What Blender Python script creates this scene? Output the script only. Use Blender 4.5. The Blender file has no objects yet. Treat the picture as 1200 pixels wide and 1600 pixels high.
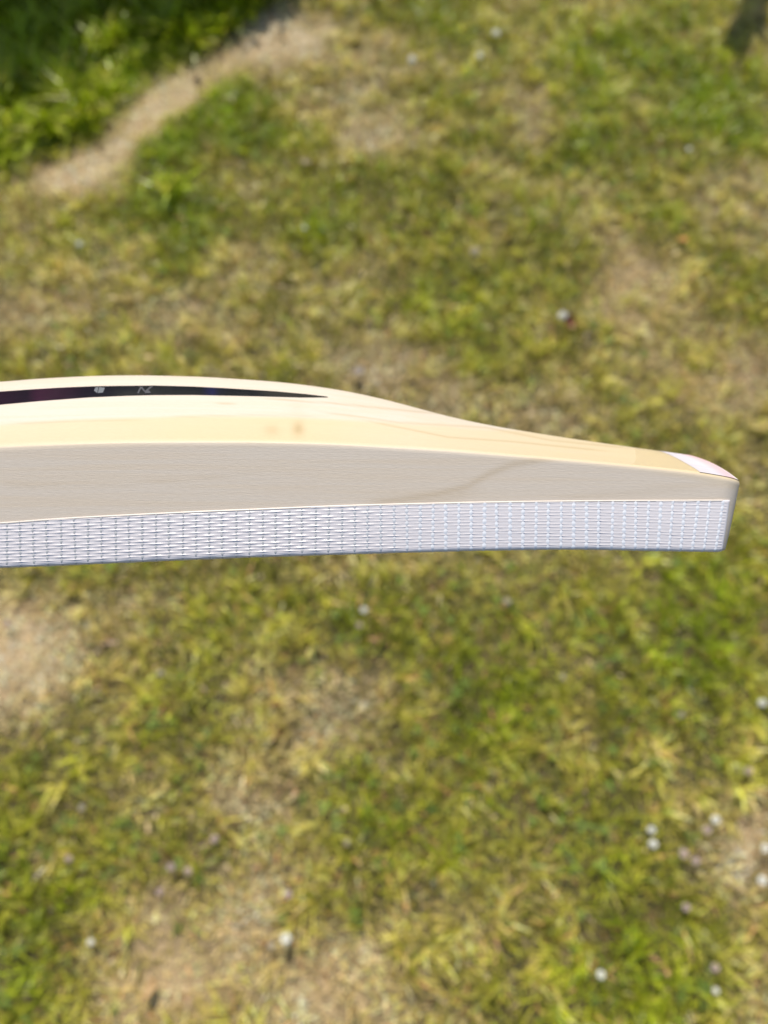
import bpy, math, random
import numpy as np
from mathutils import Matrix, Vector

# ------------------------------------------------------------------ camera
CAM_H, PITCH, F = 1.45, math.radians(62), 1200.0       # F: focal length in photo pixels
sc = bpy.context.scene
cd = bpy.data.cameras.new('camera')
cam = bpy.data.objects.new('camera', cd)
sc.collection.objects.link(cam)
cam.location = (0, 0, CAM_H)
cam.rotation_euler = (math.pi/2 - PITCH, 0, 0)
cd.sensor_fit = 'VERTICAL'; cd.sensor_height = 34.667; cd.sensor_width = 26.0; cd.lens = 26.0
cd.clip_start = 0.01; cd.clip_end = 500
cd.dof.use_dof = True; cd.dof.focus_distance = 0.252; cd.dof.aperture_fstop = 7.0
sc.camera = cam

# ------------------------------------------------------------------ light
SUN_EL, SUN_AZ = math.radians(57), math.radians(-10)    # azimuth from +Y, minus = left
w = bpy.data.worlds.new('World'); sc.world = w; w.use_nodes = True
nt = w.node_tree; nt.nodes.clear()
out = nt.nodes.new('ShaderNodeOutputWorld'); bg = nt.nodes.new('ShaderNodeBackground')
sky = nt.nodes.new('ShaderNodeTexSky'); sky.sky_type = 'NISHITA'; sky.sun_disc = False
sky.sun_elevation = SUN_EL; sky.sun_rotation = SUN_AZ
bg.inputs['Strength'].default_value = 0.10
nt.links.new(sky.outputs[0], bg.inputs[0]); nt.links.new(bg.outputs[0], out.inputs[0])
sl = bpy.data.lights.new('sun', 'SUN'); sl.energy = 4.5; sl.angle = math.radians(0.5); sl.color = (1.0, .92, .78)
sun = bpy.data.objects.new('sun', sl); sc.collection.objects.link(sun)
SV = Vector((math.sin(SUN_AZ)*math.cos(SUN_EL), math.cos(SUN_AZ)*math.cos(SUN_EL), math.sin(SUN_EL)))
sun.rotation_euler = SV.to_track_quat('Z', 'Y').to_euler(); sun.location = SV*5
sc.view_settings.view_transform = 'Standard'; sc.view_settings.look = 'None'
sc.view_settings.gamma = 1; sc.view_settings.use_curve_mapping = False
sc.view_settings.exposure = 0.38
sc.cycles.max_bounces = 8; sc.cycles.transparent_max_bounces = 8
sc.cycles.use_denoising = True

rng = np.random.default_rng(7); random.seed(7)

# ------------------------------------------------------------------ helpers
D = np.array([0, math.cos(PITCH), -math.sin(PITCH)])
U = np.array([0, math.sin(PITCH), math.cos(PITCH)])
R = np.array([1., 0, 0])
CAMP = np.array([0, 0, CAM_H])

def ray(px, py):
    return D + (px-600)/F*R + (800-py)/F*U

def ground(px, py):
    """where the line of sight of a photo pixel meets the lawn (metres)"""
    r = ray(px, py); k = -CAMP[2]/r[2]
    p = CAMP + r*k
    return p[0], p[1]

def put(o, parent=None, label=None, cat=None, group=None, kind=None):
    sc.collection.objects.link(o)
    if parent is not None: o.parent = parent
    for k, v in (('label', label), ('category', cat), ('group', group), ('kind', kind)):
        if v: o[k] = v
    return o

def mesh_np(name, V, faces, mat, col=None, smooth=True, attrs=None):
    """V (n,3); faces: (m,k) int array"""
    me = bpy.data.meshes.new(name)
    V = np.asarray(V, dtype=np.float32); faces = np.asarray(faces, dtype=np.int32)
    m, k = faces.shape
    me.vertices.add(len(V)); me.vertices.foreach_set('co', V.ravel())
    me.loops.add(m*k); me.loops.foreach_set('vertex_index', faces.ravel())
    me.polygons.add(m); me.polygons.foreach_set('loop_start', np.arange(0, m*k, k, dtype=np.int32))
    me.update(calc_edges=True)
    me.polygons.foreach_set('use_smooth', np.full(m, smooth))
    if col is not None:
        a = me.color_attributes.new('tint', 'FLOAT_COLOR', 'POINT')
        c = np.ones((len(V), 4), dtype=np.float32); c[:, :3] = col
        a.data.foreach_set('color', c.ravel())
    for nm, v in (attrs or {}).items():
        a = me.attributes.new(nm, 'FLOAT', 'POINT'); a.data.foreach_set('value', np.asarray(v, dtype=np.float32).ravel())
    me.materials.append(mat)
    me.validate()
    return me

def grid_faces(nu, nv, base=0, wrap=False):
    i = np.arange(nu-1)[:, None]; j = np.arange(nv if wrap else nv-1)[None, :]
    j2 = (j+1) % nv
    a = i*nv+j; b = i*nv+j2; c = (i+1)*nv+j2; d = (i+1)*nv+j
    return (np.stack([a, b, c, d], -1).reshape(-1, 4) + base)

class N:
    """tiny node helper"""
    def __init__(s, name):
        s.m = bpy.data.materials.new(name); s.m.use_nodes = True
        s.t = s.m.node_tree; s.t.nodes.clear()
        s.out = s.n('OutputMaterial')
    def n(s, kind, **kw):
        x = s.t.nodes.new('ShaderNode'+kind)
        for k, v in kw.items(): setattr(x, k, v)
        return x
    def put(s, node, key, v):
        if isinstance(v, bpy.types.NodeSocket): s.t.links.new(v, node.inputs[key])
        else: node.inputs[key].default_value = v
    def math(s, op, a, b=0.0, c=0.0):
        x = s.n('Math', operation=op); s.put(x, 0, a); s.put(x, 1, b); s.put(x, 2, c); return x.outputs[0]
    def mix(s, f, a, b, mode='MIX'):
        x = s.n('MixRGB', blend_type=mode); s.put(x, 0, f); s.put(x, 1, a); s.put(x, 2, b); return x.outputs[0]
    def ramp(s, f, stops):
        x = s.n('ValToRGB'); s.put(x, 0, f)
        e = x.color_ramp.elements
        while len(e) < len(stops): e.new(0.5)
        for k, (p, c) in enumerate(stops): e[k].position = p; e[k].color = (*c, 1) if len(c) == 3 else c
        return x.outputs[0]
    def coords(s, scale=(1, 1, 1), loc=(0, 0, 0), src='Object'):
        tc = s.n('TexCoord'); mp = s.n('Mapping'); s.t.links.new(tc.outputs[src], mp.inputs[0])
        mp.inputs['Scale'].default_value = scale; mp.inputs['Location'].default_value = loc
        return mp.outputs[0]
    def noise(s, vec, scale=1, detail=3, rough=.5, dist=0):
        x = s.n('TexNoise'); s.put(x, 'Vector', vec); s.put(x, 'Scale', scale); s.put(x, 'Detail', detail)
        s.put(x, 'Roughness', rough); s.put(x, 'Distortion', dist); return x.outputs[0]
    def attr(s, name):
        x = s.n('Attribute'); x.attribute_name = name; return x
    def bump(s, h, strength, dist, normal=None):
        x = s.n('Bump'); s.put(x, 'Strength', strength); s.put(x, 'Distance', dist); s.put(x, 'Height', h)
        if normal is not None: s.put(x, 'Normal', normal)
        return x.outputs[0]
    def bsdf(s, **kw):
        x = s.n('BsdfPrincipled')
        for k, v in kw.items(): s.put(x, k.replace('_', ' '), v)
        return x
    def done(s, sh):
        s.t.links.new(sh.outputs[0], s.out.inputs[0]); return s.m

def rgba(r, g, b): return (r, g, b, 1)

# ------------------------------------------------------------------ ground sheet
def height(x, y):
    x = np.asarray(x); y = np.asarray(y)
    z = .010*np.sin(2.1*x+.7)*np.cos(2.7*y+.3) + .006*np.sin(6.3*x-3.1*y) + .004*np.sin(11*y+4*x+1)
    return z/(1+.02*(x*x+y*y))

# low frequency value noise on a lattice
def vnoise(x, y, cell, seed):
    g = np.random.default_rng(seed).random((64, 64))
    fx = x/cell+1000.37; fy = y/cell+1000.71
    ix = np.floor(fx).astype(int); iy = np.floor(fy).astype(int)
    tx = fx-ix; ty = fy-iy; tx = tx*tx*(3-2*tx); ty = ty*ty*(3-2*ty)
    a = g[ix % 64, iy % 64]; b = g[(ix+1) % 64, iy % 64]; c = g[ix % 64, (iy+1) % 64]; d = g[(ix+1) % 64, (iy+1) % 64]
    return (a*(1-tx)+b*tx)*(1-ty)+(c*(1-tx)+d*tx)*ty

# patches of the lawn, found at photo pixels and laid on the ground: (px, py, radius px, amount)
DRY = [(110,275,42,1.5),(150,255,30,1.2),(185,235,26,1.3),(70,265,20,.9),(230,180,40,1.2),(215,205,28,.9),(265,150,28,.8),(255,160,30,1.3),(290,140,26,1.3),(300,120,26,1.2),(345,100,30,1.3),
       (400,75,38,1.3),(440,60,38,1.3),(480,70,30,1.0),(515,35,25,.5),(205,290,25,.6),
       (0,1020,70,1.1),(60,1050,80,.7),(20,960,60,.6),(45,420,80,.35),(120,480,60,.4),(20,520,60,.4),(560,195,50,.55),(620,230,40,.3),
       (990,420,55,.8),(950,480,50,.5),(1060,460,40,.5),(1010,520,50,.5),(1150,580,80,.6),(1080,600,70,.4),(780,380,60,.4),(700,620,80,.45),
       (620,560,50,.35),(850,300,40,.4),(870,190,60,.4),(820,160,40,.3),(640,40,50,.15),(1110,330,50,.4),
       (250,1560,80,.9),(180,1540,50,.6),(340,1500,80,.7),(480,1560,80,.8),(240,1440,70,.6),(240,1380,50,.4),(400,1430,60,.5),(130,1480,40,.4),
       (560,1500,70,.6),(620,1570,60,.6),(430,1250,60,.35),(600,1180,50,.3),(1170,1320,45,1.0),(1150,1370,40,.8),(1190,1270,30,.6),(900,1130,40,.3),
       (200,1230,60,.35),(340,1230,50,.35),(480,1100,50,.4),(530,1130,40,.4),(990,930,50,.4),(1120,880,30,.1),(700,1270,50,.2),(850,1480,40,.2),(740,1460,50,.3),(560,590,40,.5)]
GRN = [(60,150,90,1.4),(150,110,80,1.2),(230,70,70,1.2),(310,50,60,1.0),(60,50,90,1.0),(20,230,45,1.0),(120,190,40,.9),(200,120,50,1.0),
       (390,150,45,.9),(340,180,50,1.1),(280,220,45,1.1),(230,260,40,1.2),(260,310,50,1.0),(200,330,40,.6),(150,390,60,.55),(420,220,40,.7),
       (300,330,50,.5),(350,330,50,.4),(530,350,60,.6),(500,380,50,.4),(130,640,1,0),(650,470,60,.6),(730,500,60,.5),(860,380,60,.5),(840,440,50,.4),
       (880,40,110,.5),(1000,90,90,.5),(1110,120,90,.7),(1150,210,60,.8),(900,120,60,.5),(920,120,40,.4),(960,250,60,.5),(1080,200,40,.6),(680,20,60,.5),
       (1060,250,60,.4),(700,120,60,.3),(890,240,50,.6),(700,250,60,.35),(620,340,60,.3),(760,290,40,.4),
       (1110,960,110,.8),(1010,900,70,.4),(930,1000,60,.4),(1080,1060,70,.4),(300,1060,70,.5),(340,1130,60,.5),(250,1120,50,.5),(560,1000,60,.3),
       (780,1060,70,.5),(760,1130,60,.5),(800,980,60,.3),(700,1080,50,.3),(620,1290,60,.3),(740,1350,60,.3),(690,1330,40,.3),(940,1250,70,.4),(1090,1200,60,.4),
       (60,1440,50,.6),(40,1530,60,.8),(20,1350,40,.7),(120,1400,40,.4),(1000,1550,90,.6),(880,1570,80,.5),(960,1440,60,.4),(1120,1450,70,.5),(1090,1540,70,.5),
       (330,1340,40,.4),(570,1400,40,.3),(880,1320,60,.35),(600,900,60,.3),(350,960,60,.3),(780,1240,60,.3)]
LONG = [(60,150,90,1.0),(150,110,80,1.0),(230,70,80,1.0),(320,40,70,1.0),(60,50,90,1.0),(20,220,50,.9),(380,150,40,.3),(230,250,40,.4),(270,320,40,.35),(400,5,50,.9),(340,10,60,.8)]

def field(lst, x, y, bump=1.0):
    s = np.zeros_like(x)
    for px, py, r, a in lst:
        gx, gy = ground(px, py)
        x1, y1 = ground(px+r, py); x2, y2 = ground(px, py+r)
        rx = abs(x1-gx); ry = max(abs(y2-gy), rx)
        s += a*np.exp(-(((x-gx)/rx)**2+((y-gy)/ry)**2))
    return s

g = N('lawn soil and thatch')
v1 = g.noise(g.coords((1, 1, 1)), 9, 5, .6); v2 = g.noise(g.coords((1, 1, 1)), 140, 4, .6)
c1 = g.ramp(v1, [(.3, (.055, .06, .016)), (.5, (.10, .085, .03)), (.72, (.19, .14, .065))])
c2 = g.mix(g.math('MULTIPLY', v2, .8), c1, rgba(.05, .042, .016))
c2 = g.mix(g.attr('dryness').outputs['Fac'], c2, g.mix(v2, rgba(.22, .155, .08), rgba(.56, .42, .25)))
g_soil = g.done(g.bsdf(Base_Color=c2, Roughness=.95, Normal=g.bump(v2, .8, .01)))
t = np.linspace(-1, 1, 181); ax = np.sign(t)*(abs(t)*2.6+abs(t)**6*300)
X, Y = np.meshgrid(ax, ax+1.3, indexing='ij')
V = np.stack([X, Y, height(X, Y)], -1).reshape(-1, 3)
dryness = np.clip(field(DRY, V[:, 0].copy(), V[:, 1].copy())*.9-.2, 0, .9)
put(bpy.data.objects.new('ground', mesh_np('ground', V, grid_faces(181, 181), g_soil, attrs={'dryness': dryness})), kind='structure')

# ------------------------------------------------------------------ grass
def grass_mat(name, trans=.35, rough=.38, spec=.55):
    n = N(name); c = n.attr('tint').outputs['Color']
    b = n.bsdf(Base_Color=c, Roughness=rough, Specular_IOR_Level=spec)
    tr = n.n('BsdfTranslucent'); n.put(tr, 'Color', n.mix(1.0, c, rgba(1.0, 1.1, .55), 'MULTIPLY'))
    mx = n.n('MixShader'); n.put(mx, 0, trans); n.put(mx, 1, b.outputs[0]); n.put(mx, 2, tr.outputs[0])
    return n.done(mx)
M_grass = grass_mat('grass blades')
M_clover = grass_mat('clover leaf', .3, .7, .15)

def blades(x, y, length, width, lean, az, col, bend=.5):
    """five-point bent blades; returns verts, tris, colours"""
    n = len(x); z = height(x, y) - .002
    d = np.stack([np.cos(az), np.sin(az)], -1); s = np.stack([-np.sin(az), np.cos(az)], -1)
    tw = rng.uniform(-.8, .8, n)[:, None]
    s = s*np.cos(tw) + d*np.sin(tw)
    l1 = lean; l2 = np.minimum(lean + bend, 1.75)
    root = np.stack([x, y, z], -1)
    mid = root.copy(); mid[:, :2] += d*(length*.55*np.sin(l1))[:, None]; mid[:, 2] += length*.55*np.cos(l1)
    tip = mid.copy(); tip[:, :2] += d*(length*.45*np.sin(l2))[:, None]; tip[:, 2] += length*.45*np.cos(l2)
    tip[:, 2] = np.maximum(tip[:, 2], z+.004)
    h = np.zeros((n, 3)); h[:, :2] = s*(width*.5)[:, None]
    V = np.stack([root-h*.7, root+h*.7, mid-h, mid+h, tip], 1).reshape(-1, 3)
    b = (np.arange(n)*5)[:, None]
    Fc = np.concatenate([b+[0, 1, 3], b+[0, 3, 2], b+[2, 3, 4]], 0)
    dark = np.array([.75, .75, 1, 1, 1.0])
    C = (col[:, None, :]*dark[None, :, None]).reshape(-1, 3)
    return V, Fc, C

def scatter(n):
    """points over the lawn in view and a margin round it"""
    y = rng.uniform(-.55, 3.6, n*2); x = rng.uniform(-2.1, 2.1, n*2)
    ok = np.abs(x) < .95 + .33*np.maximum(y, 0)
    # thinner far out of view
    return x[ok][:n], y[ok][:n]

def lawn_colour(x, y, n):
    dry = field(DRY, x, y); grn = field(GRN, x, y)
    big = vnoise(x, y, .16, 3)-.5; mid = vnoise(x, y, .055, 4)-.5; fine = vnoise(x, y, .022, 5)-.5
    k = .475 + .50*dry - .40*grn + .60*big + .34*mid + .22*fine       # 0 green .. 1 straw
    k = k + rng.normal(0, .14, n)
    lush = np.clip(grn-.25, 0, 1)
    rust = rng.random(n) < .045
    stops = np.array([-.3, .0, .25, .5, .75, 1.0, 1.5])
    cols = np.array([[.115,.175,.004],[.185,.225,.008],[.265,.278,.024],[.360,.328,.065],[.50,.40,.175],[.64,.51,.28],[.78,.64,.42]])
    c = np.stack([np.interp(k, stops, cols[:, i]) for i in range(3)], -1)
    lv = np.array([.225, .310, .003])
    c = c*(1-.55*lush[:, None]) + lv*(.55*lush[:, None])
    c[rust] = np.array([.36, .20, .08]); blu = rng.random(n) < .05*(k < .5)
    c[blu] = c[blu]*np.array([.8, 1.05, 2.2])
    c *= rng.uniform(.42, 1.5, n)[:, None]*(.60+.80*vnoise(x, y, .030, 77))[:, None]*np.array([1.58, 1.47, 1.6])
    return np.clip(c, .004, .82), k, grn, dry

VV, FF, CC = [], [], []; base = 0
def add(V, Fc, C):
    global base
    VV.append(V); FF.append(Fc+base); CC.append(C); base += len(V)

# the mown sward
n = 290000
x, y = scatter(n); n = len(x)
c, k, grn, dry = lawn_colour(x, y, n)
thin = vnoise(x, y, .035, 11)
keep = rng.random(n) < np.clip(.45 + 1.1*thin, 0, 1)
x, y, c, k, dry, thin = x[keep], y[keep], c[keep], k[keep], dry[keep], thin[keep]; n = len(x)
green = np.clip(1-k, 0, 1)
L = rng.uniform(.016, .040, n)*(.6+.7*green)*(.8+.5*thin)
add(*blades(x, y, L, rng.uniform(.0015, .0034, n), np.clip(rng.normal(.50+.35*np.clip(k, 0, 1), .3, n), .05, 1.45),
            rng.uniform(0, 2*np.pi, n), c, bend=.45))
# flat lying straw
n = 110000
x, y = scatter(n); n = len(x)
c, k, grn, dry = lawn_colour(x, y, n)
keep = rng.random(n) < np.clip(-.12+.95*k, .05, 1)
x, y, k = x[keep], y[keep], k[keep]; n = len(x)
c = np.array([.76, .58, .34])*rng.uniform(.5, 1.35, n)[:, None]*np.array([1, 1, 1])
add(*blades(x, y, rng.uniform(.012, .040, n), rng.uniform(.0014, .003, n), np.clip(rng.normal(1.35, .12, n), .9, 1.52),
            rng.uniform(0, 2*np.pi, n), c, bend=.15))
# tufts: clumps of longer blades that share a root and a side to lean to
nt_ = 3000
tx, ty = scatter(nt_); nt_ = len(tx)
per = 18
x = (tx[:, None]+rng.normal(0, .008, (nt_, per))).ravel(); y = (ty[:, None]+rng.normal(0, .008, (nt_, per))).ravel()
n = len(x)
c, k, grn, dry = lawn_colour(x, y, n)
ok = (k < .75) & (dry < .9)
az = (rng.uniform(0, 2*np.pi, nt_)[:, None]+rng.normal(0, .8, (nt_, per))).ravel()
x, y, c, k, az = x[ok], y[ok], c[ok]*1.12, k[ok], az[ok]; n = len(x)
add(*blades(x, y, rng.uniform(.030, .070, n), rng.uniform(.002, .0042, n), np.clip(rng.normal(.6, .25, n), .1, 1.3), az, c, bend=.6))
me = mesh_np('grass', np.concatenate(VV), np.concatenate(FF), M_grass, np.concatenate(CC), smooth=False)
put(bpy.data.objects.new('grass', me), label='short patchy mown lawn grass, part green and part dried to straw', cat='grass', kind='stuff')

# long lush grass in the far left corner
VV, FF, CC = [], [], []; base = 0
nt_ = 5200
tx = rng.uniform(-2.0, .3, nt_); ty = rng.uniform(1.2, 3.7, nt_)
lg = field(LONG, tx, ty) + .9*((ty > 2.5) & (tx < -.45)) + .8*((ty > 2.75) & (tx < -.1))
lg = lg - 1.5*field(DRY, tx, ty)
cl = vnoise(tx, ty, .09, 21)
ok = (rng.random(nt_) < np.clip(lg*1.1-.25, 0, 1)*np.clip(.1+1.4*cl, 0, 1))
tx, ty, cl = tx[ok], ty[ok], cl[ok]; nt_ = len(tx); per = 14
x = (tx[:, None]+rng.normal(0, .012, (nt_, per))).ravel(); y = (ty[:, None]+rng.normal(0, .012, (nt_, per))).ravel()
az = (rng.uniform(0, 2*np.pi, nt_)[:, None]+rng.normal(0, .9, (nt_, per))).ravel(); n = len(x)
hh = np.repeat(cl, per)
c = np.array([.37, .46, .004])*rng.uniform(.35, 1.45, n)[:, None]
yl = rng.random(n) < .22; c[yl] = np.array([.52, .50, .05])*rng.uniform(.7, 1.2, yl.sum())[:, None]
add(*blades(x, y, rng.uniform(.05, .13, n)*(.5+1.0*hh), rng.uniform(.005, .010, n), np.clip(rng.normal(.5, .3, n), .05, 1.2), az, c, bend=.7))
me = mesh_np('long_grass', np.concatenate(VV), np.concatenate(FF), M_grass, np.concatenate(CC), smooth=False)
put(bpy.data.objects.new('long_grass', me), label='unmown bright green long grass in the far left corner beyond the bare straw strip', cat='long grass', kind='stuff')

# clover leaves low among the grass
VV, FF, CC = [], [], []; base = 0
n = 5200
x, y = scatter(n); n = len(x)
c, k, grn, dry = lawn_colour(x, y, n)
ok = (k < .45) & (vnoise(x, y, .12, 31) > .45); x, y = x[ok], y[ok]; n = len(x)
z = height(x, y)+rng.uniform(.012, .032, n)
ang = rng.uniform(0, 2*np.pi, n); rad = rng.uniform(.0045, .0085, n)
nx = rng.normal(0, .25, n); ny = rng.normal(0, .25, n)
col = np.array([.13, .20, .04])*rng.uniform(.7, 1.5, n)[:, None]
for q in range(3):
    a = ang+q*2.094
    pts = []
    for rr, da in ((0, 0), (.75, -.55), (1.15, -.42), (1.2, 0), (1.15, .42), (.75, .55)):
        dx = np.cos(a+da)*rad*rr*1.2; dy = np.sin(a+da)*rad*rr*1.2
        pts.append(np.stack([x+dx, y+dy, z+nx*dx+ny*dy], -1))
    V = np.stack(pts, 1).reshape(-1, 3); b = (np.arange(n)*6)[:, None]
    add(V, np.concatenate([b+[0, 1, 2], b+[0, 2, 3], b+[0, 3, 4], b+[0, 4, 5]], 0), np.repeat(col, 6, 0))
me = mesh_np('clover_leaves', np.concatenate(VV), np.concatenate(FF), M_clover, np.concatenate(CC), smooth=False)
put(bpy.data.objects.new('clover', me), label='low clover leaves growing through the short lawn', cat='clover', kind='stuff')

# ------------------------------------------------------------------ clover flowers
def simple_mat(name, colr, rough=.6, trans=0.0, var=.25, scale=300):
    n = N(name); v = n.noise(n.coords(), scale, 3)
    dk = tuple(q*(1-var) for q in colr)
    b = n.bsdf(Base_Color=n.mix(v, rgba(*dk), rgba(*colr)), Roughness=rough)
    if trans:
        tr = n.n('BsdfTranslucent'); n.put(tr, 'Color', rgba(*colr))
        mx = n.n('MixShader'); n.put(mx, 0, trans); n.put(mx, 1, b.outputs[0]); n.put(mx, 2, tr.outputs[0])
        return n.done(mx)
    return n.done(b)
M_white = simple_mat('white florets', (.92, .92, .87), .6, .15, .08)
M_pink = simple_mat('pinkish florets', (.72, .58, .56), .6, .2)
M_fade = simple_mat('faded florets', (.66, .60, .48), .6, .2)
M_stem = simple_mat('flower stem', (.10, .17, .03))
def head_mesh(name, mat):
    V, Fc = [], []
    k = 70
    for i in range(k):                                   # florets: small folded petals round a ball
        zc = 1-1.75*(i+.5)/k; r = math.sqrt(max(0, 1-zc*zc)); a = i*2.39996
        d = Vector((r*math.cos(a), r*math.sin(a), zc)).normalized()
        s = d.cross(Vector((0, 0, 1))).normalized() if abs(d.z) < .99 else Vector((1, 0, 0))
        u = s.cross(d).normalized(); ln = random.uniform(.85, 1.1)
        b = len(V)
        V += [tuple(d*.35), tuple(d*.8*ln+s*.17), tuple(d*1.05*ln+u*.10), tuple(d*.8*ln-s*.17), tuple(d*.75*ln+u*.2)]
        Fc += [(b, b+1, b+2), (b, b+2, b+3), (b+1, b+4, b+2), (b+2, b+4, b+3)]
    V = np.array(V)*.0076
    return mesh_np(name, V, Fc, mat, smooth=False)
HM = {'white': head_mesh('white_head', M_white), 'pink': head_mesh('pink_head', M_pink), 'faded': head_mesh('faded_head', M_fade)}
ph = np.linspace(0, 2*np.pi, 6)[:-1]; rows = []
for q in range(5):
    f_ = q/4; rows.append(np.stack([.0009*np.cos(ph)+.004*f_*f_, .0009*np.sin(ph), np.full(5, f_*.034)], -1))
SM = mesh_np('stem', np.concatenate(rows), grid_faces(5, 5, wrap=True), M_stem)

FL = [  # px, py, size, kind, label
 (641,93,1.25,'white','white clover flower at the left of three bright ones on the far lawn'),
 (747,87,1.1,'white','white clover flower in the middle of three bright ones on the far lawn'),
 (772,52,1.25,'white','white clover flower farthest back of three bright ones on the far lawn'),
 (738,393,1.35,'faded','pale fading clover flower alone above the middle of the bat'),
 (876,493,1.15,'white','white clover flower touching a reddish brown fallen leaf'),
 (122,381,.85,'white','small white clover flower below the bare straw strip at left'),
 (1075,233,.7,'white','tiny white clover flower at the edge of a green patch far right'),
 (474,356,.7,'white','tiny white clover flower in the olive grass left of centre beyond the bat'),
 (442,1467,1.15,'white','brightest white clover flower, on dry grass near the bottom of the photo'),
 (421,1478,.7,'faded','small faded clover flower just left of the brightest white one'),
 (264,1355,.85,'pink','pinkish clover flower, left one of a close pair in the lower left grass'),
 (290,1362,.85,'pink','pinkish clover flower, right one of a close pair in the lower left grass'),
 (332,1311,.9,'pink','mauve clover flower above and right of the close pair at lower left'),
 (247,1393,.75,'pink','dull pink clover flower below the close pair at lower left'),
 (104,1342,.8,'pink','pinkish clover flower at far left of the close pair'),
 (125,1262,.75,'faded','faded clover flower in the left grass well above the pinkish ones'),
 (248,1052,.8,'faded','grey fading clover flower in the green grass below the bat, left of middle'),
 (566,953,.85,'white','whitish clover flower just below the bat, upper one of two close together'),
 (559,977,.8,'pink','pink clover flower just below the bat, lower one of two close together'),
 (8,973,.85,'pink','pale pink clover flower on dry grass at the left border below the bat'),
 (447,1398,.85,'pink','withered pinkish clover flower above the brightest white one'),
 (540,1316,.75,'faded','faded clover flower in straw coloured grass at lower middle'),
 (139,1472,.7,'white','small white clover flower in the bottom left grass'),
 (1188,1098,.95,'white','white clover flower at the right border, a hand below the bat tip'),
 (1166,1204,.9,'pink','mauve clover flower above the white cluster at lower right'),
 (1115,1281,.95,'white','white clover flower at the top of the lower right cluster'),
 (1102,1297,.9,'pink','pinkish clover flower just under the top white one of the lower right cluster'),
 (1015,1297,.85,'white','white clover flower, upper of a stacked pair left in the lower right cluster'),
 (1017,1319,.95,'white','white clover flower, lower of a stacked pair left in the lower right cluster'),
 (1065,1334,1.0,'pink','pale pink clover flower, left of two side by side in the lower right cluster'),
 (1084,1345,.9,'pink','pale pink clover flower, right of two side by side in the lower right cluster'),
 (1193,1326,.95,'white','white clover flower on bare straw at the right border'),
 (1188,1376,1.0,'white','bright white clover flower on the right border below the bare straw'),
 (1150,1330,.7,'faded','faded clover flower in the middle of the bare straw at right'),
 (1069,1418,.85,'pink','pinkish clover flower alone below the lower right cluster'),
 (1114,1512,.85,'pink','pale pink clover flower near the bottom right corner, upper of two'),
 (1116,1548,.65,'white','tiny white clover flower near the bottom right corner, lower of two'),
 (936,1523,.85,'white','white clover flower in green grass at the bottom, right of middle'),
 (1062,1117,.75,'faded','greyish clover flower in green grass below the bat tip'),
 (877,1058,.7,'faded','dull clover flower in the grass below the right part of the bat'),
 (790,940,.95,'faded','faded clover flower right under the tape of the bat'),
]
for px, py, s, kd, lab in FL:
    s = s*(1.2 if py < 560 else 1.0)
    gx, gy = ground(px, py)
    r = ray(px, py); zz = float(height(gx, gy))
    hz = .034*s                                             # head sits on its stem, on the line of sight
    kk = (CAMP[2]-(zz+hz))/(-r[2]); p = CAMP+r*kk
    e = bpy.data.objects.new('clover_flower', None); e.location = (p[0], p[1], zz); e.scale = (s, s, s)
    e.rotation_euler = (0, 0, 0); e.empty_display_size = .02
    put(e, None, lab, 'flower', 'clover flowers in the lawn')
    h = bpy.data.objects.new('flower_head', HM[kd]); put(h, e); h.location = (.004, 0, .034)
    h.rotation_euler = (random.uniform(-.5, .2), random.uniform(-.3, .3), random.uniform(0, 6))
    put(bpy.data.objects.new('stem', SM), e)

# fallen leaves
def leaf(px, py, size, colr, rz, lab, curl=.25, asp=.5):
    gx, gy = ground(px, py); nu, nv = 9, 5
    V = []
    for i in range(nu):
        u = i/(nu-1); wd = math.sin(math.pi*min(1, u*1.02+.01))**.75*asp*.5
        for j in range(nv):
            v_ = (j/(nv-1)-.5)*2
            V.append(((u-.5)*size, v_*wd*size, size*curl*(abs(v_)*.5+(2*u-1)**2*.5)*(.8+.2*math.sin(5*u))))
    V += [((-.5-.25)*size, 0, .2*size), (-.5*size, .012*size, curl*.5*size), (-.5*size, -.012*size, curl*.5*size), (-.5*size, 0, curl*.5*size)]
    e = bpy.data.objects.new('fallen_leaf', mesh_np('fallen_leaf', np.array(V[:nu*nv]), grid_faces(nu, nv), simple_mat('dead leaf', colr, .5, .15, .5, 120)))
    e.location = (gx, gy, float(height(gx, gy))+.024); e.rotation_euler = (random.uniform(-.3, .1), .2, rz)
    put(e, None, lab, 'leaf')
leaf(888, 509, .046, (.20, .055, .025), -.9, 'curled reddish brown fallen leaf beside a white clover flower', .5, .6)
leaf(1061, 388, .034, (.62, .30, .09), .6, 'small orange fallen leaf on dry grass in the far right lawn', .3, .7)
leaf(736, 222, .040, (.42, .33, .20), .5, 'pale folded dead leaf in the far lawn below three white flowers', .5, .4)
leaf(238, 1545, .034, (.50, .33, .15), 1.2, 'light brown fallen leaf on straw in the bottom left', .3, .5)
leaf(478, 265, .036, (.50, .40, .26), .2, 'beige dead leaf lying flat in the grass left of centre far back', .2, .5)
leaf(560, 592, .036, (.30, .26, .24), .9, 'greyish dead leaf on the lawn just beyond the crest of the bat', .3, .6)

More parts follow.
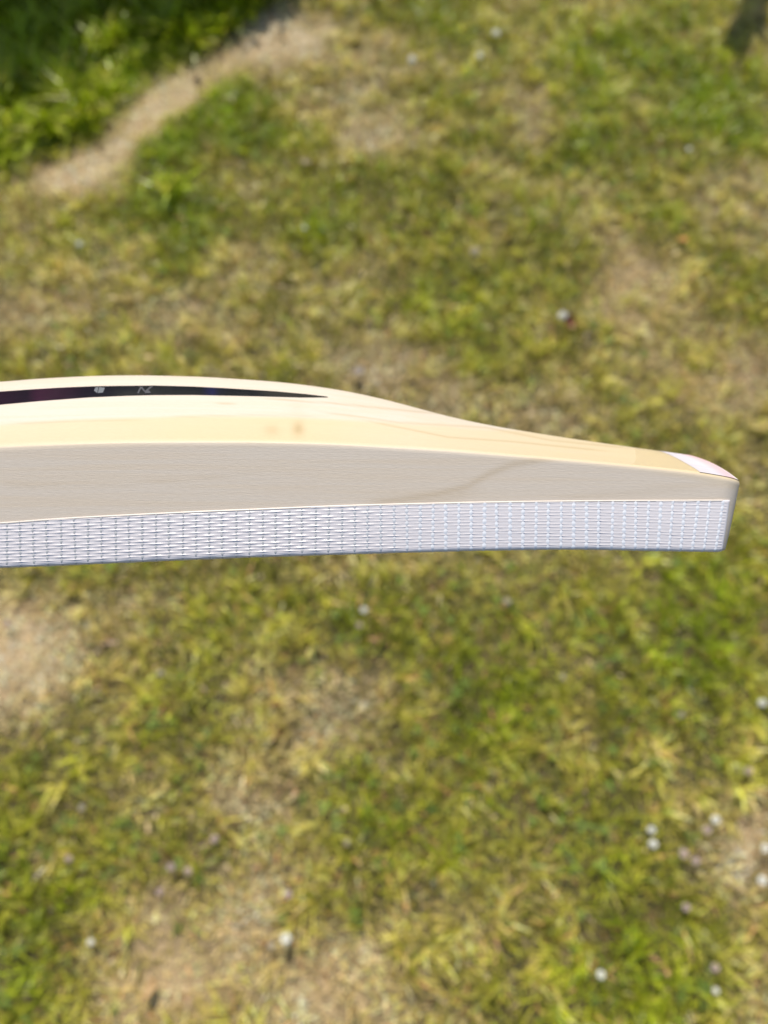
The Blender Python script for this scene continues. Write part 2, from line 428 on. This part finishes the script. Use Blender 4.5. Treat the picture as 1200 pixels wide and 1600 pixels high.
# ------------------------------------------------------------------ shrub, and a stake added for its shadow streak, outside the far border: their shade falls into the picture
M_leaf = grass_mat('shrub leaves', .25); M_bark = simple_mat('bark', (.12, .085, .055), .9, 0, .5, 60)
def shrub(cx, cy, rx, ry, hgt, nleaf, lab):
    e = bpy.data.objects.new('garden_shrub', None); e.location = (cx, cy, 0); put(e, None, lab, 'shrub')
    # crown of small leaves in clumps
    nc = 60
    th = rng.uniform(0, 2*np.pi, nc); rr = np.sqrt(rng.random(nc)); zc = rng.uniform(.12, 1, nc)
    C0 = np.stack([np.cos(th)*rr*rx*np.sqrt(1.05-zc*.7), np.sin(th)*rr*ry*np.sqrt(1.05-zc*.7), zc*hgt], -1)
    idx = rng.integers(0, nc, nleaf)
    P = C0[idx]+rng.normal(0, .06, (nleaf, 3)); P[:, 2] = np.clip(P[:, 2], .03, None)
    a = rng.normal(0, 1, (nleaf, 3)); a /= np.linalg.norm(a, axis=1)[:, None]
    b = np.cross(a, rng.normal(0, 1, (nleaf, 3))); b /= np.linalg.norm(b, axis=1)[:, None]
    ln = rng.uniform(.018, .034, nleaf)[:, None]
    V = np.stack([P-a*ln, P+b*ln*.45, P+a*ln, P-b*ln*.45], 1).reshape(-1, 3)
    Fc = (np.arange(nleaf)*4)[:, None]+[0, 1, 2, 3]
    col = np.repeat(np.array([.05, .10, .018])*rng.uniform(.6, 1.5, nleaf)[:, None], 4, 0)
    put(bpy.data.objects.new('foliage', mesh_np('foliage', V, Fc, M_leaf, col, smooth=False)), e, kind='stuff')
    for q in range(7):
        tgt = C0[q*7 % nc]; pts = [Vector((random.uniform(-.03, .03), random.uniform(-.03, .03), -.02)).lerp(Vector(tgt), f)+Vector((0, 0, .05*math.sin(f*3.1))) for f in (0, .3, .6, 1)]
        put(tube('branch', pts, [.012, .009, .006, .003], M_bark, 6), e)

def tube(name, pts, rad, mat, k=8):
    rows = []
    for i, p in enumerate(pts):
        a = Vector(pts[max(0, i-1)]); b = Vector(pts[min(len(pts)-1, i+1)]); d = (b-a).normalized()
        s = d.cross(Vector((0, 1, .1))).normalized(); u = s.cross(d)
        for j in range(k):
            t_ = 2*math.pi*j/k; rows.append(tuple(Vector(p)+(s*math.cos(t_)+u*math.sin(t_))*rad[i]))
    return bpy.data.objects.new(name, mesh_np(name, np.array(rows), grid_faces(len(pts), k, wrap=True), mat))
shrub(-1.50, 3.13, .62, .40, 1.5, 26000, 'leafy green shrub standing beyond the long grass at far left')
shrub(-.78, 3.30, .52, .38, 1.05, 19000, 'lower leafy shrub standing right of the larger one beyond the lawn')

def from_shadow(px, py, z):
    gx, gy = ground(px, py); return Vector((gx+SV.x/SV.z*z, gy+SV.y/SV.z*z, z))
st = bpy.data.objects.new('shadow_stake', None); b0 = from_shadow(1290, -190, 0); st.location = b0
put(st, None, 'leaning bark covered stake added out of view at far right for its shadow', 'stake')
p1 = from_shadow(1143, 88, .62)-b0; p0 = Vector((0, 0, -.05))
put(tube('shadow_pole', [p0, p0.lerp(p1, .35), p0.lerp(p1, .7), p1], [.046, .044, .042, .038], M_bark, 10), st)
put(tube('shadow_side_shoot', [p0.lerp(p1, .75), p0.lerp(p1, .85)+Vector((.05, .03, .02)), p0.lerp(p1, 1)+Vector((.10, .06, .0))], [.02, .018, .012], M_bark, 8), st)

# ------------------------------------------------------------------ the bat
PHI, YAW = math.radians(1), math.radians(3)
W0 = -D*math.cos(PHI) - U*math.sin(PHI); T = U*math.cos(PHI) - D*math.sin(PHI)
Lx = R*math.cos(YAW) - W0*math.sin(YAW); W = W0*math.cos(YAW) + R*math.sin(YAW)
P0 = CAMP + ray(600, 790)*.247
def unproj(px, py, w=0.0):
    r = ray(px, py); k = (w - (CAMP-P0)@W)/(r@W); p = CAMP+r*k-P0
    return p@Lx, p@T
def proj(l, t, w_):
    p = P0[None]+np.outer(l, Lx)+np.outer(t, T)+np.outer(w_, W)-CAMP
    z = p@D; return 600+F*(p@R)/z, 800-F*(p@U)/z
HW = .054                                                    # half the blade's width
def curve(pts, w_, left):
    q = np.array([unproj(a, b, w_) for a, b in pts]); q = np.vstack([left, q])
    def f(l):
        # smooth interpolation: dense linear then moving average
        g_ = np.linspace(q[0, 0]-.05, q[-1, 0]+.02, 1400); v = np.interp(g_, q[:, 0], q[:, 1])
        # linear extrapolation at the right end
        sl_ = (q[-1, 1]-q[-2, 1])/(q[-1, 0]-q[-2, 0]); v = np.where(g_ > q[-1, 0], q[-1, 1]+sl_*(g_-q[-1, 0]), v)
        k_ = np.hanning(45); k_ /= k_.sum(); vp = np.pad(v, 22, 'edge'); v = np.convolve(vp, k_, 'valid')
        v[-22:] = np.interp(g_[-22:], g_[-60:-22], v[-60:-22]) if False else v[-22:]
        return np.interp(l, g_, v)
    return f
te0 = unproj(0, 696)[1]; tb0 = unproj(0, 885)[1]; ts0 = unproj(0, 598, -HW)[1]; tp0 = unproj(0, 817)[1]
edge_top = curve([(0,696),(60,693),(130,690.5),(220,688.5),(300,688),(400,688),(517,691),(620,697),(700,702),(800,710),(920,720),(1000,727.5),(1080,736),(1130,744),(1162,751)], 0,
                 [(-.62, te0-.004), (-.45, te0-.004), (-.25, te0-.003)])
face_b = curve([(0,886),(130,880.5),(300,873),(400,869),(600,863),(750,859),(900,857),(1050,860),(1140,861)], -.001,
               [(-.62, tb0+.010), (-.45, tb0+.004), (-.25, tb0-.002)])
spine = curve([(0,597.5),(60,592),(150,587.5),(220,586.5),(320,589),(430,596.5),(480,602),(540,611),(600,624),(650,637.5),(700,651),(750,662),(800,671),(900,687),(960,696),(1045,709)], -HW,
              [(-.62, ts0-.012), (-.45, ts0-.010), (-.25, ts0-.004)])
tape_t = curve([(0,817),(60,812),(130,807.5),(200,804),(300,799),(400,795),(517,790),(600,787.5),(750,784),(900,782),(1000,781.5),(1145,781)], .0003,
               [(-.62, tp0-.004), (-.45, tp0-.004), (-.25, tp0-.003)])
L_END = unproj(1160, 752)[0]+.0028; L0 = unproj(0, 800)[0]; L_START = -.50
RC = .0010                                                    # rounding between face and edge
RTOE = .009                                                  # rounding of the toe's corners seen from the face

def prof(u):
    """rise of the back from edge (0) to spine (1)"""
    return np.clip(u + .07*np.sin(2*np.pi*u)*-1 , 0, 1.05) * (1 - .0*u)
def ridge(u):
    # round the crest so that the two flanks meet smoothly
    s = .07; a = 1-u
    return 1-(np.sqrt(a*a+s*s)-s)/(math.sqrt(1+s*s)-s)

def shrink(l):
    """how far the outline has drawn in from the full width at the toe"""
    d = np.clip((l-(L_END-RTOE))/RTOE, 0, .995)
    return RTOE*(1-np.sqrt(1-d*d))
def slant(l, t, tt, c=.21):
    """toe end leans back towards the face"""
    k = np.clip((l-(L_END-.045))/.045, 0, 1)
    return l - c*(tt-t)*k
def back_pt(l, u):
    l = np.asarray(l, float); u = np.asarray(u, float)
    te, ts = edge_top(l), spine(l); g_ = ridge(u); kt = np.clip((l-(L_END-.045))/.045, 0, 1)**1.5; g_ = g_ - .10*np.sin(np.pi*g_)*(1-u)*(1-kt) + .13*kt*np.sin(np.pi*np.clip(u, 0, 1)**.8)*(u < 1)
    t_ = te+(ts-te)*g_; s = shrink(l); w_ = -s - (HW-s)*u
    return slant(l, t_, te), t_, w_

def half_section(l, nb=44, ne=34, nr=10, nf=16):
    """points from the spine over the back, edge, corner to the middle of the face"""
    te = float(edge_top(l)); tb = float(face_b(l)); s = float(shrink(l)); rc = RC
    u = np.linspace(1, 0, nb)**1.0; _, tbk, wbk = back_pt(np.full(nb, l), u)
    tbk = tbk.copy(); wbk = wbk.copy()
    e = .0009                                                # small ease on the top arris
    tbk[-1] = te - e*.25; wbk[-1] = -s-.0003
    te2 = te - e; hh = te2-(tb+rc)
    q = np.linspace(0, 1, ne); t_e = te2 - hh*q; w_e = -s - .0005*(2*q-1)**2*0 - .0000*q
    w_e = w_e - .0004*np.clip((q-.55)/.45, 0, 1)**2
    a = np.linspace(0, np.pi/2, nr+1)[1:]; wc = w_e[-1]-rc
    t_r = tb+rc-rc*np.sin(a); w_r = wc+rc*np.cos(a)
    q = np.linspace(0, 1, nf+1)[1:]; w_f = wc+(-HW-wc)*q; t_f = tb - .0012*np.sin(q*np.pi/2)*min(1, max(0, (L_END-l)/.02))
    t_ = np.concatenate([tbk, t_e, t_r, t_f]); w_ = np.concatenate([wbk, w_e, w_r, w_f])
    return t_, w_

nL1 = np.arange(L_START, L0-.02, .004); nL2 = np.arange(L0-.02, L_END-.016, .0011); nL3 = L_END-.016+.016*np.sin(np.linspace(0, np.pi/2, 26))*.9995
ls = np.concatenate([nL1, nL2, nL3[1:]])
secs = []
for l in ls:
    t_, w_ = half_section(l); te = float(edge_top(l))
    # last two millimetres: soften the rim of the toe
    dd = max(0., (l-(L_END-.0015))/.0015); cen = t_[len(t_)//3]
    if dd > 0:
        tc = (t_.max()+t_.min())/2; t_ = tc+(t_-tc)*(1-.05*dd*dd)
    ll = slant(np.full(len(t_), l), t_, te)
    full_t = np.concatenate([t_, t_[::-1][1:-1]]); full_w = np.concatenate([w_, (-2*HW-w_)[::-1][1:-1]]); full_l = np.concatenate([ll, ll[::-1][1:-1]])
    secs.append(np.stack([full_l, full_t, full_w], -1))
ns = secs[0].shape[0]; A = np.array(secs); V = A.reshape(-1, 3)
Fq = grid_faces(len(ls), ns, wrap=True)
caps = []
for r_ in (0, len(ls)-1):                                    # close both ends with a fan of quads between mirrored points
    b = r_*ns; h = ns//2
    for i in range(h):
        q = [b+i, b+i+1, b+(ns-i-1) % ns, b+(ns-i) % ns]
        if len(set(q)) == 4: caps.append(q)
Fq = np.vstack([Fq, np.array(caps)])

# wood figure, kept as attributes of the timber: amber (heartwood warmth) and streak (dark grain line)
px, py = proj(V[:, 0], V[:, 1], V[:, 2])
face_on = V[:, 2] > -HW-.001
on_back = (np.tile(np.arange(ns), len(ls)) < 44) & face_on
def seg(pts, x_): p = np.array(pts); return np.interp(x_, p[:, 0], p[:, 1])
bound = seg([(0,664),(130,656),(300,650),(450,652),(520,655),(620,661),(700,666),(760,672),(860,672),(1000,700)], px)
amber = on_back*np.clip((py-bound)/6+.5, 0, 1)
amber = np.maximum(amber*seg([(0,.75),(400,1),(520,.9),(640,.65),(760,.75),(1100,1)], px), on_back*np.clip((px-620)/350, 0, 1)*.8*np.clip((py-seg([(600,628),(700,655),(900,692),(960,702),(1100,726),(1160,745)], px))/7, 0, 1))
top_y = seg([(0,696),(300,688),(517,691),(700,702),(920,720),(1080,736),(1160,750)], px)
amber = np.maximum(amber, (~on_back)*face_on*np.clip(1-(py-top_y)/np.interp(px, [0, 600, 1000, 1160], [5, 5, 9, 24]), 0, 1)*.55)
def line_d(pts, wd, amt):
    p = np.array(pts, float); yy = np.interp(px, p[:, 0], p[:, 1]); inside = (px > p[0, 0]) & (px < p[-1, 0])
    fade = np.clip((px-p[0, 0])/40, 0, 1)*np.clip((p[-1, 0]-px)/40, 0, 1)
    sl_ = np.abs(np.gradient(p[:, 1], p[:, 0])).mean(); return amt*fade*inside*np.exp(-((py-yy)/(wd*math.sqrt(1+sl_**2)))**2)
streak = np.zeros(len(V))
edge_on = face_on & ~on_back
for pts, wd, am in [([(560,788),(620,782),(680,773),(730,760),(765,740),(800,726),(860,716),(900,714)], 5, .55), ([(590,792),(660,786),(720,772),(760,758)], 9, .22),
                    ([(0,760),(200,757),(300,748),(420,738)], 2.2, .22), ([(0,752),(30,757),(60,758)], 3, .25), ([(860,780),(960,772),(1100,760)], 6, .15)]:
    streak = np.maximum(streak, edge_on*line_d(pts, wd, am))
for pts, wd, am in [([(0,664),(130,657),(240,655)], 1.3, .25), ([(400,622),(520,630),(620,640),(700,648)], 1.3, .4), ([(480,640),(620,660),(760,668),(860,688),(1000,702)], 1.3, .3),
                    ([(560,655),(700,683),(800,690),(960,706)], 1.3, .35), ([(330,631),(352,630.5),(372,631)], 1.2, 1.3), ([(250,652),(400,648),(520,651)], 1.5, .2)]:
    streak = np.maximum(streak, on_back*line_d(pts, wd, am))
kn = on_back*(np.exp(-(((px-466)/9)**2+((py-670)/11)**2))*.80 + np.exp(-(((px-425)/12)**2+((py-672)/9)**2))*.4 + np.exp(-(((px-464)/14)**2+((py-640)/14)**2))*.12)
streak = np.clip(np.maximum(streak*np.where(on_back, 1.5, .8), kn), 0, 1)

wd_ = N('planed willow')
am = wd_.attr('amber').outputs['Fac']; sk = wd_.attr('streak').outputs['Fac']
fine = wd_.noise(wd_.coords((420, 3600, 3600)), 1, 2, .6)
fib = wd_.noise(wd_.coords((90, 1500, 1500)), 1, 4, .55)
long_ = wd_.noise(wd_.coords((9, 330, 330)), 1, 3, .55, .4)
blot = wd_.noise(wd_.coords((28, 90, 90)), 1, 3, .5)
base_c = wd_.mix(am, rgba(.555, .497, .43), rgba(.545, .450, .280))
c_ = wd_.mix(wd_.math('MULTIPLY', wd_.ramp(long_, [(.42, (0, 0, 0)), (.60, (1, 1, 1))]), .22), base_c, rgba(.56, .43, .27))
c_ = wd_.mix(wd_.math('MULTIPLY', blot, .22), c_, rgba(.56, .49, .44))
c_ = wd_.mix(wd_.math('MULTIPLY', wd_.ramp(fine, [(.40, (1, 1, 1)), (.62, (0, 0, 0))]), .14), c_, rgba(.40, .33, .25))
c_ = wd_.mix(wd_.math('MULTIPLY', sk, .75), c_, rgba(.33, .235, .11))
hsum = wd_.math('ADD', wd_.math('MULTIPLY', fine, .6), wd_.math('MULTIPLY', fib, .4))
M_wood = wd_.done(wd_.bsdf(Base_Color=c_, Roughness=.48, Specular_IOR_Level=.35, Normal=wd_.bump(hsum, .33, .00025)))

bat = bpy.data.objects.new('cricket_bat', None)
bat.matrix_world = Matrix(((Lx[0], T[0], W[0], P0[0]), (Lx[1], T[1], W[1], P0[1]), (Lx[2], T[2], W[2], P0[2]), (0, 0, 0, 1)))
bat.empty_display_size = .05
put(bat, None, 'pale willow cricket bat held level on its side above the lawn, toe to the right', 'cricket bat')
put(bpy.data.objects.new('blade', mesh_np('blade', V, Fq, M_wood, attrs={'amber': amber, 'streak': streak})), bat)

# --- sampling the outside of the edge and face by arc length from the lower corner, s > 0 up the edge
def skin(l, s, off):
    """point on the blade at length l and arc s (0 where the edge starts to round to the face), lifted by off"""
    l = np.atleast_1d(l).astype(float); s = np.atleast_1d(s).astype(float); off = np.broadcast_to(off, l.shape)
    te, tb, sh = edge_top(l), face_b(l), shrink(l)
    hh = te-.0009-(tb+RC); q = np.clip(1-s/hh, 0, 1)
    w_edge = -sh-.0004*np.clip((q-.55)/.45, 0, 1)**2
    wc = -sh-.0004-RC
    ang = np.clip(-s/RC, 0, np.pi/2); on_edge = s >= 0; on_face = -s > RC*np.pi/2
    t_ = np.where(on_edge, tb+RC+s, tb+RC-(RC+off)*np.sin(ang))
    w_ = np.where(on_edge, w_edge+off, wc+(RC+off)*np.cos(ang))
    d = -s-RC*np.pi/2
    w_ = np.where(on_face, wc-d, w_)
    q2 = np.clip((-w_ + wc)/(HW+wc), 0, 2); t_ = np.where(on_face, tb-off-.0012*np.sin(np.clip(q2, 0, 2)*np.pi/2)*np.clip((L_END-l)/.02, 0, 1), t_)
    return np.stack([slant(l, t_, te, .15), t_, w_], -1)
def s_top(l): return tape_t(l)-(face_b(l)+RC)

# tape: base film
tp = N('scrim tape film')
nz = tp.noise(tp.coords((60, 900, 900)), 1, 3)
tcol = tp.mix(nz, rgba(.62, .60, .63), rgba(.70, .67, .70))
M_tape = tp.done(tp.bsdf(Base_Color=tcol, Roughness=.32, Specular_IOR_Level=.6, Coat_Weight=.4, Coat_Roughness=.15, Normal=tp.bump(nz, .3, .0001)))
TL1 = unproj(1144, 790)[0]+.0004; TL0 = L_START+.05
tl = np.concatenate([np.arange(TL0, L0-.02, .006), np.arange(L0-.02, TL1, .0015), [TL1]])
TH = .00022; rows = []
SFACE = -.094
for l in tl:
    st_ = float(s_top(l)); ss = np.concatenate([[st_, st_], np.linspace(st_, 0, 22), -np.linspace(0, RC*np.pi/2, 9)[1:], -np.linspace(RC*np.pi/2, -SFACE, 14)[1:]])
    oo = np.full(len(ss), TH); oo[0] = -.00005; oo[1] = TH*.6
    rows.append(skin(np.full(len(ss), l), ss, oo))
rows.append(skin(np.full(len(ss), TL1+.0001), ss, np.full(len(ss), -.00005)))
rows = np.array(rows)
put(bpy.data.objects.new('face_tape', mesh_np('face_tape', rows.reshape(-1, 3), grid_faces(len(rows), len(ss)), M_tape)), bat)
tape = bpy.data.objects['face_tape']
# selvedge: a thin bright border along the top of the tape
M_thread = None
th_ = N('glass fibre thread')
nz = th_.noise(th_.coords((150, 2500, 2500)), 1, 3)
M_row = th_.done(th_.bsdf(Base_Color=th_.mix(nz, rgba(.64, .60, .62), rgba(.74, .71, .73)), Roughness=.30, Specular_IOR_Level=.7, Coat_Weight=.3, Coat_Roughness=.2))
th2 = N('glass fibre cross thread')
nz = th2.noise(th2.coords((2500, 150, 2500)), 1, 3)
M_col = th2.done(th2.bsdf(Base_Color=th2.mix(th2.attr('pale').outputs['Fac'], th2.mix(nz, rgba(.42, .425, .44), rgba(.52, .525, .54)), th2.mix(nz, rgba(.66, .69, .76), rgba(.78, .80, .85))), Roughness=.25, Specular_IOR_Level=.7, Coat_Weight=.5, Coat_Roughness=.12))  # pale: glint painted into the colour of threads nearer the toe

COLP, ROWP = .00420, .00098
c_l = np.arange(TL1-.0029, L0-.10, -COLP)
NCOL = len(c_l)
ROW_S = np.arange(-.0075, .030, ROWP)
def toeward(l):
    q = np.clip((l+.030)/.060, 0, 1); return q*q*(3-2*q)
def ribbon(ptsA, ptsB, ptsC):
    """three rails -> two quads wide, arched strip"""
    n_ = len(ptsA); V_ = np.concatenate([ptsA, ptsB, ptsC]); f = []
    for i in range(n_-1):
        f += [(i, i+1, n_+i+1, n_+i), (n_+i, n_+i+1, 2*n_+i+1, 2*n_+i)]
    return V_, np.array(f)
# long threads, joined (too fine to pick apart)
VR, FR, br = [], [], 0
step = COLP/6
for r_i, s0 in enumerate(ROW_S):
    lr = np.arange(c_l[-1], TL1-.0002, step)
    ok = s0 < s_top(lr)-.0004
    if not ok.any(): continue
    # contiguous runs
    idx = np.where(ok)[0]; runs = np.split(idx, np.where(np.diff(idx) > 1)[0]+1)
    for run in runs:
        if len(run) < 4: continue
        l = lr[run]; ph_ = (TL1-.0029-l)/COLP
        und = np.cos(np.pi*(ph_+r_i))                         # goes over even, under odd cross threads
        bl = toeward(l); o = TH+.00010+.00007*und*(1-.6*bl)-.00004*bl+.00003*np.sin(l*260+r_i*1.7); wob = .00003*np.sin(l*900+r_i*2.1)
        hwid = .00036*random.uniform(.9, 1.08); s0 = s0+random.gauss(0, .00003)
        pinch = hwid*(1-.25*np.exp(-((ph_-np.round(ph_))/.12)**2))
        a_ = skin(l, s0+wob+pinch, o-.00020); b_ = skin(l, s0+wob+pinch*.15, o+.00006); c2_ = skin(l, s0+wob-pinch, o-.00020)
        v_, f_ = ribbon(c2_, b_, a_); VR.append(v_); FR.append(f_+br); br += len(v_)
put(bpy.data.objects.new('scrim_thread', mesh_np('scrim_thread', np.concatenate(VR), np.concatenate(FR), M_row)), tape, kind='stuff')
# cross threads, each its own piece
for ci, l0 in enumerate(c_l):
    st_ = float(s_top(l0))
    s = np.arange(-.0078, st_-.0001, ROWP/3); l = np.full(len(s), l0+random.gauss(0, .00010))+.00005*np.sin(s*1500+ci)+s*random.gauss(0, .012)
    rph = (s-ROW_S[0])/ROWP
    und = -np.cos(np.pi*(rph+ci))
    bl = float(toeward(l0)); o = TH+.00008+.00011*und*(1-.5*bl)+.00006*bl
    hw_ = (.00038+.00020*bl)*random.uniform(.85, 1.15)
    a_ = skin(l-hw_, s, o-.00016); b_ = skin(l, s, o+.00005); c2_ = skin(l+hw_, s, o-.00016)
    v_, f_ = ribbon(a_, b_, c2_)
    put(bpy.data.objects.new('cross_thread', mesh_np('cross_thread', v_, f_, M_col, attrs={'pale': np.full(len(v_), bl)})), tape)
# bright cut border along the tape's upper side
lr = np.arange(L0-.1, TL1, .003)
stp = s_top(lr); v_, f_ = ribbon(skin(lr, stp-.0005, TH+.00005), skin(lr, stp-.0002, TH+.00022), skin(lr, stp+.0001, -.00003))
put(bpy.data.objects.new('tape_border', mesh_np('tape_border', v_, f_, simple_mat('tape border', (.70, .64, .58), .4))), tape)

# ---- patches lying on the back, found where the photo shows them
def back_at(px_, py_):
    lo, hi = 0.0, 1.0
    def err(u):
        wv = None; l = 0
        sh = 0.0
        w_ = -HW*u; l, t = unproj(px_, py_, w_)
        for _ in range(3):
            sh = float(shrink(l)); w_ = -sh-(HW-sh)*u; l, t = unproj(px_, py_, w_)
        return l, t - float(back_pt(l, u)[1])
    for _ in range(40):
        m_ = (lo+hi)/2; l, e_ = err(m_)
        if e_ > 0: lo = m_
        else: hi = m_
    return l, (lo+hi)/2
def back_patch(name, xs, top, bot, mat, off, nv=8, parent=bat, uvattr=True):
    V_ = []; U_ = []; Vv = []
    for x_ in xs:
        l1, u1 = back_at(x_, np.interp(x_, *zip(*top))); l2, u2 = back_at(x_, np.interp(x_, *zip(*bot)))
        u2 = min(u2, u1)
        for j in range(nv):
            f_ = j/(nv-1); l = l2+(l1-l2)*f_; u = u2+(u1-u2)*f_
            p = np.array([float(q) for q in back_pt(l, u)])
            pa = np.array([float(q) for q in back_pt(l+.0008, u)]); pb = np.array([float(q) for q in back_pt(l, min(1, u+.01))]); pc = np.array([float(q) for q in back_pt(l, max(0, u-.01))])
            nn = np.cross(pa-p, pb-pc); nn /= np.linalg.norm(nn)
            if nn[1] < 0: nn = -nn
            V_.append(p+nn*off); U_.append(x_/1200); Vv.append(f_)
    me_ = mesh_np(name, np.array(V_), grid_faces(len(xs), nv), mat, attrs={'along': U_, 'across': Vv})
    o_ = bpy.data.objects.new(name, me_); put(o_, parent)
    return o_

sk_ = N('glossy dark sticker')
al = sk_.attr('along').outputs['Fac']; ac = sk_.attr('across').outputs['Fac']
vx = sk_.n('CombineXYZ'); sk_.put(vx, 0, al); sk_.put(vx, 1, sk_.math('MULTIPLY', ac, .017))
vor = sk_.n('TexChecker'); sk_.put(vor, 'Vector', vx.outputs[0]); sk_.put(vor, 'Scale', 620); sk_.put(vor, 'Color1', rgba(1, 1, 1)); sk_.put(vor, 'Color2', rgba(0, 0, 0))
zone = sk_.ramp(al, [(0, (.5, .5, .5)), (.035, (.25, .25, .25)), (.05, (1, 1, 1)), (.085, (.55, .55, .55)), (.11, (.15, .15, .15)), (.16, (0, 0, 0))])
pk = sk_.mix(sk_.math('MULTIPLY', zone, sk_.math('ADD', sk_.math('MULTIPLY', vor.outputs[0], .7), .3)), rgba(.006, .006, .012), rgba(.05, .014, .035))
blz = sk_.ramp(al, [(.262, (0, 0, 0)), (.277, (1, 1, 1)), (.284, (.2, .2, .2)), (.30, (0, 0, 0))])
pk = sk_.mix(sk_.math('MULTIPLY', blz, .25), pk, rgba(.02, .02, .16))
M_stick = sk_.done(sk_.bsdf(Base_Color=pk, Roughness=.16, Specular_IOR_Level=.6, Coat_Weight=.6, Coat_Roughness=.05))
TOPC = [(-200,640),(-60,619),(0,612.5),(50,609),(100,606),(150,604),(240,603),(300,604.5),(350,607),(430,612),(480,616.5),(512,620.4)]
BOTC = [(-200,664),(-60,642),(0,632.5),(60,627),(140,621),(200,618.5),(240,617.5),(300,617.3),(400,619.3),(470,621.3),(512,621.2)]
stick = back_patch('sticker', list(np.linspace(-180, 500, 90))+[505, 510, 512], TOPC, BOTC, M_stick, .00018)
# print on it: pale blocks and a small grey mark
def printed(name, quads, mat, parent):
    V_, F_ = [], []
    for q in quads:
        b = len(V_)
        for (x_, f_) in q:
            yt = np.interp(x_, *zip(*TOPC)); yb = np.interp(x_, *zip(*BOTC)); l, u = back_at(x_, yb+(yt-yb)*f_)
            p = np.array([float(v) for v in back_pt(l, u)]); V_.append(p+np.array([0, .00030, .00006]))
        F_.append([b, b+1, b+2, b+3])
    o_ = bpy.data.objects.new(name, mesh_np(name, np.array(V_), np.array(F_), mat, smooth=False)); put(o_, parent)
M_pw = simple_mat('pale print', (.15, .16, .18), .3); M_pg = simple_mat('grey print', (.07, .07, .08), .3)
printed('white_mark', [[(147, .55), (152, .30), (154, .88), (149, .85)], [(153, .30), (161, .34), (164, .80), (155, .88)]], M_pw, stick)
printed('grey_mark', [[(214, .15), (217, .15), (222, .85), (219, .85)], [(219, .85), (222, .85), (228, .3), (225, .3)], [(225, .3), (228, .3), (240, .88), (235, .88)], [(226, .15), (236, .15), (233, .45), (228, .45)]], M_pg, stick)

# clear toe film with painted sky glare at the tip
cf = N('clear toe film')
b1 = cf.n('BsdfGlossy'); cf.put(b1, 'Color', rgba(.95, .95, .95)); cf.put(b1, 'Roughness', .12)
tr = cf.n('BsdfTransparent'); mx = cf.n('MixShader'); fr = cf.n('Fresnel'); cf.put(fr, 'IOR', 1.45)
cf.put(mx, 0, cf.math('MULTIPLY', fr.outputs[0], .35)); cf.put(mx, 1, tr.outputs[0]); cf.put(mx, 2, b1.outputs[0])
M_film = cf.done(mx)
def toe_patch(name, la, lb, mat, off, parent, nl=36, nu=26):
    """from length la at the edge, lb at the spine, to the toe"""
    V_, al_, ac_ = [], [], []
    for j in range(nu):
        u = .012+.986*j/(nu-1); l0 = la+(lb-la)*u**.75
        for i in range(nl):
            f_ = 1-(1-i/(nl-1))**1.6; l = l0+(L_END-.0006-l0)*f_
            p, pa, pb = [np.array([float(q) for q in back_pt(a, b)]) for a, b in ((l, u), (l-.0008, u), (l, u-.01))]
            nn = np.cross(p-pa, p-pb); nn /= np.linalg.norm(nn); nn = nn*np.sign(nn[1])
            V_.append(p+nn*off); al_.append((l-l0)/.03); ac_.append(u)
    o_ = bpy.data.objects.new(name, mesh_np(name, np.array(V_), grid_faces(nu, nl), mat, attrs={'along': al_, 'across': ac_}))
    return put(o_, parent)
film = toe_patch('toe_film', unproj(982, 722)[0], unproj(984, 699, -HW)[0], M_film, .00004, bat)
lp = N('pale lilac glare')
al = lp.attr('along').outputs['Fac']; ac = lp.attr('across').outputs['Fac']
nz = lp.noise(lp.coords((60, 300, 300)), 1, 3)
cc = lp.ramp(al, [(0, (.52, .49, .53)), (.20, (.56, .53, .57)), (.30, (.60, .44, .47)), (.40, (.60, .41, .44)), (.46, (.66, .60, .60))])  # lilac-white stands in for glare, turning pink toward the end
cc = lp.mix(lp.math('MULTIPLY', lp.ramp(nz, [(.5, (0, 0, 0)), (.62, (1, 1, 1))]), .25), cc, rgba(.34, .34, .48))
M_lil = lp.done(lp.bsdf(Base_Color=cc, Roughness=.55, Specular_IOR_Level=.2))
toe_patch('tip_glare', unproj(1094, 736)[0], unproj(1016, 706, -HW)[0], M_lil, .00007, film)
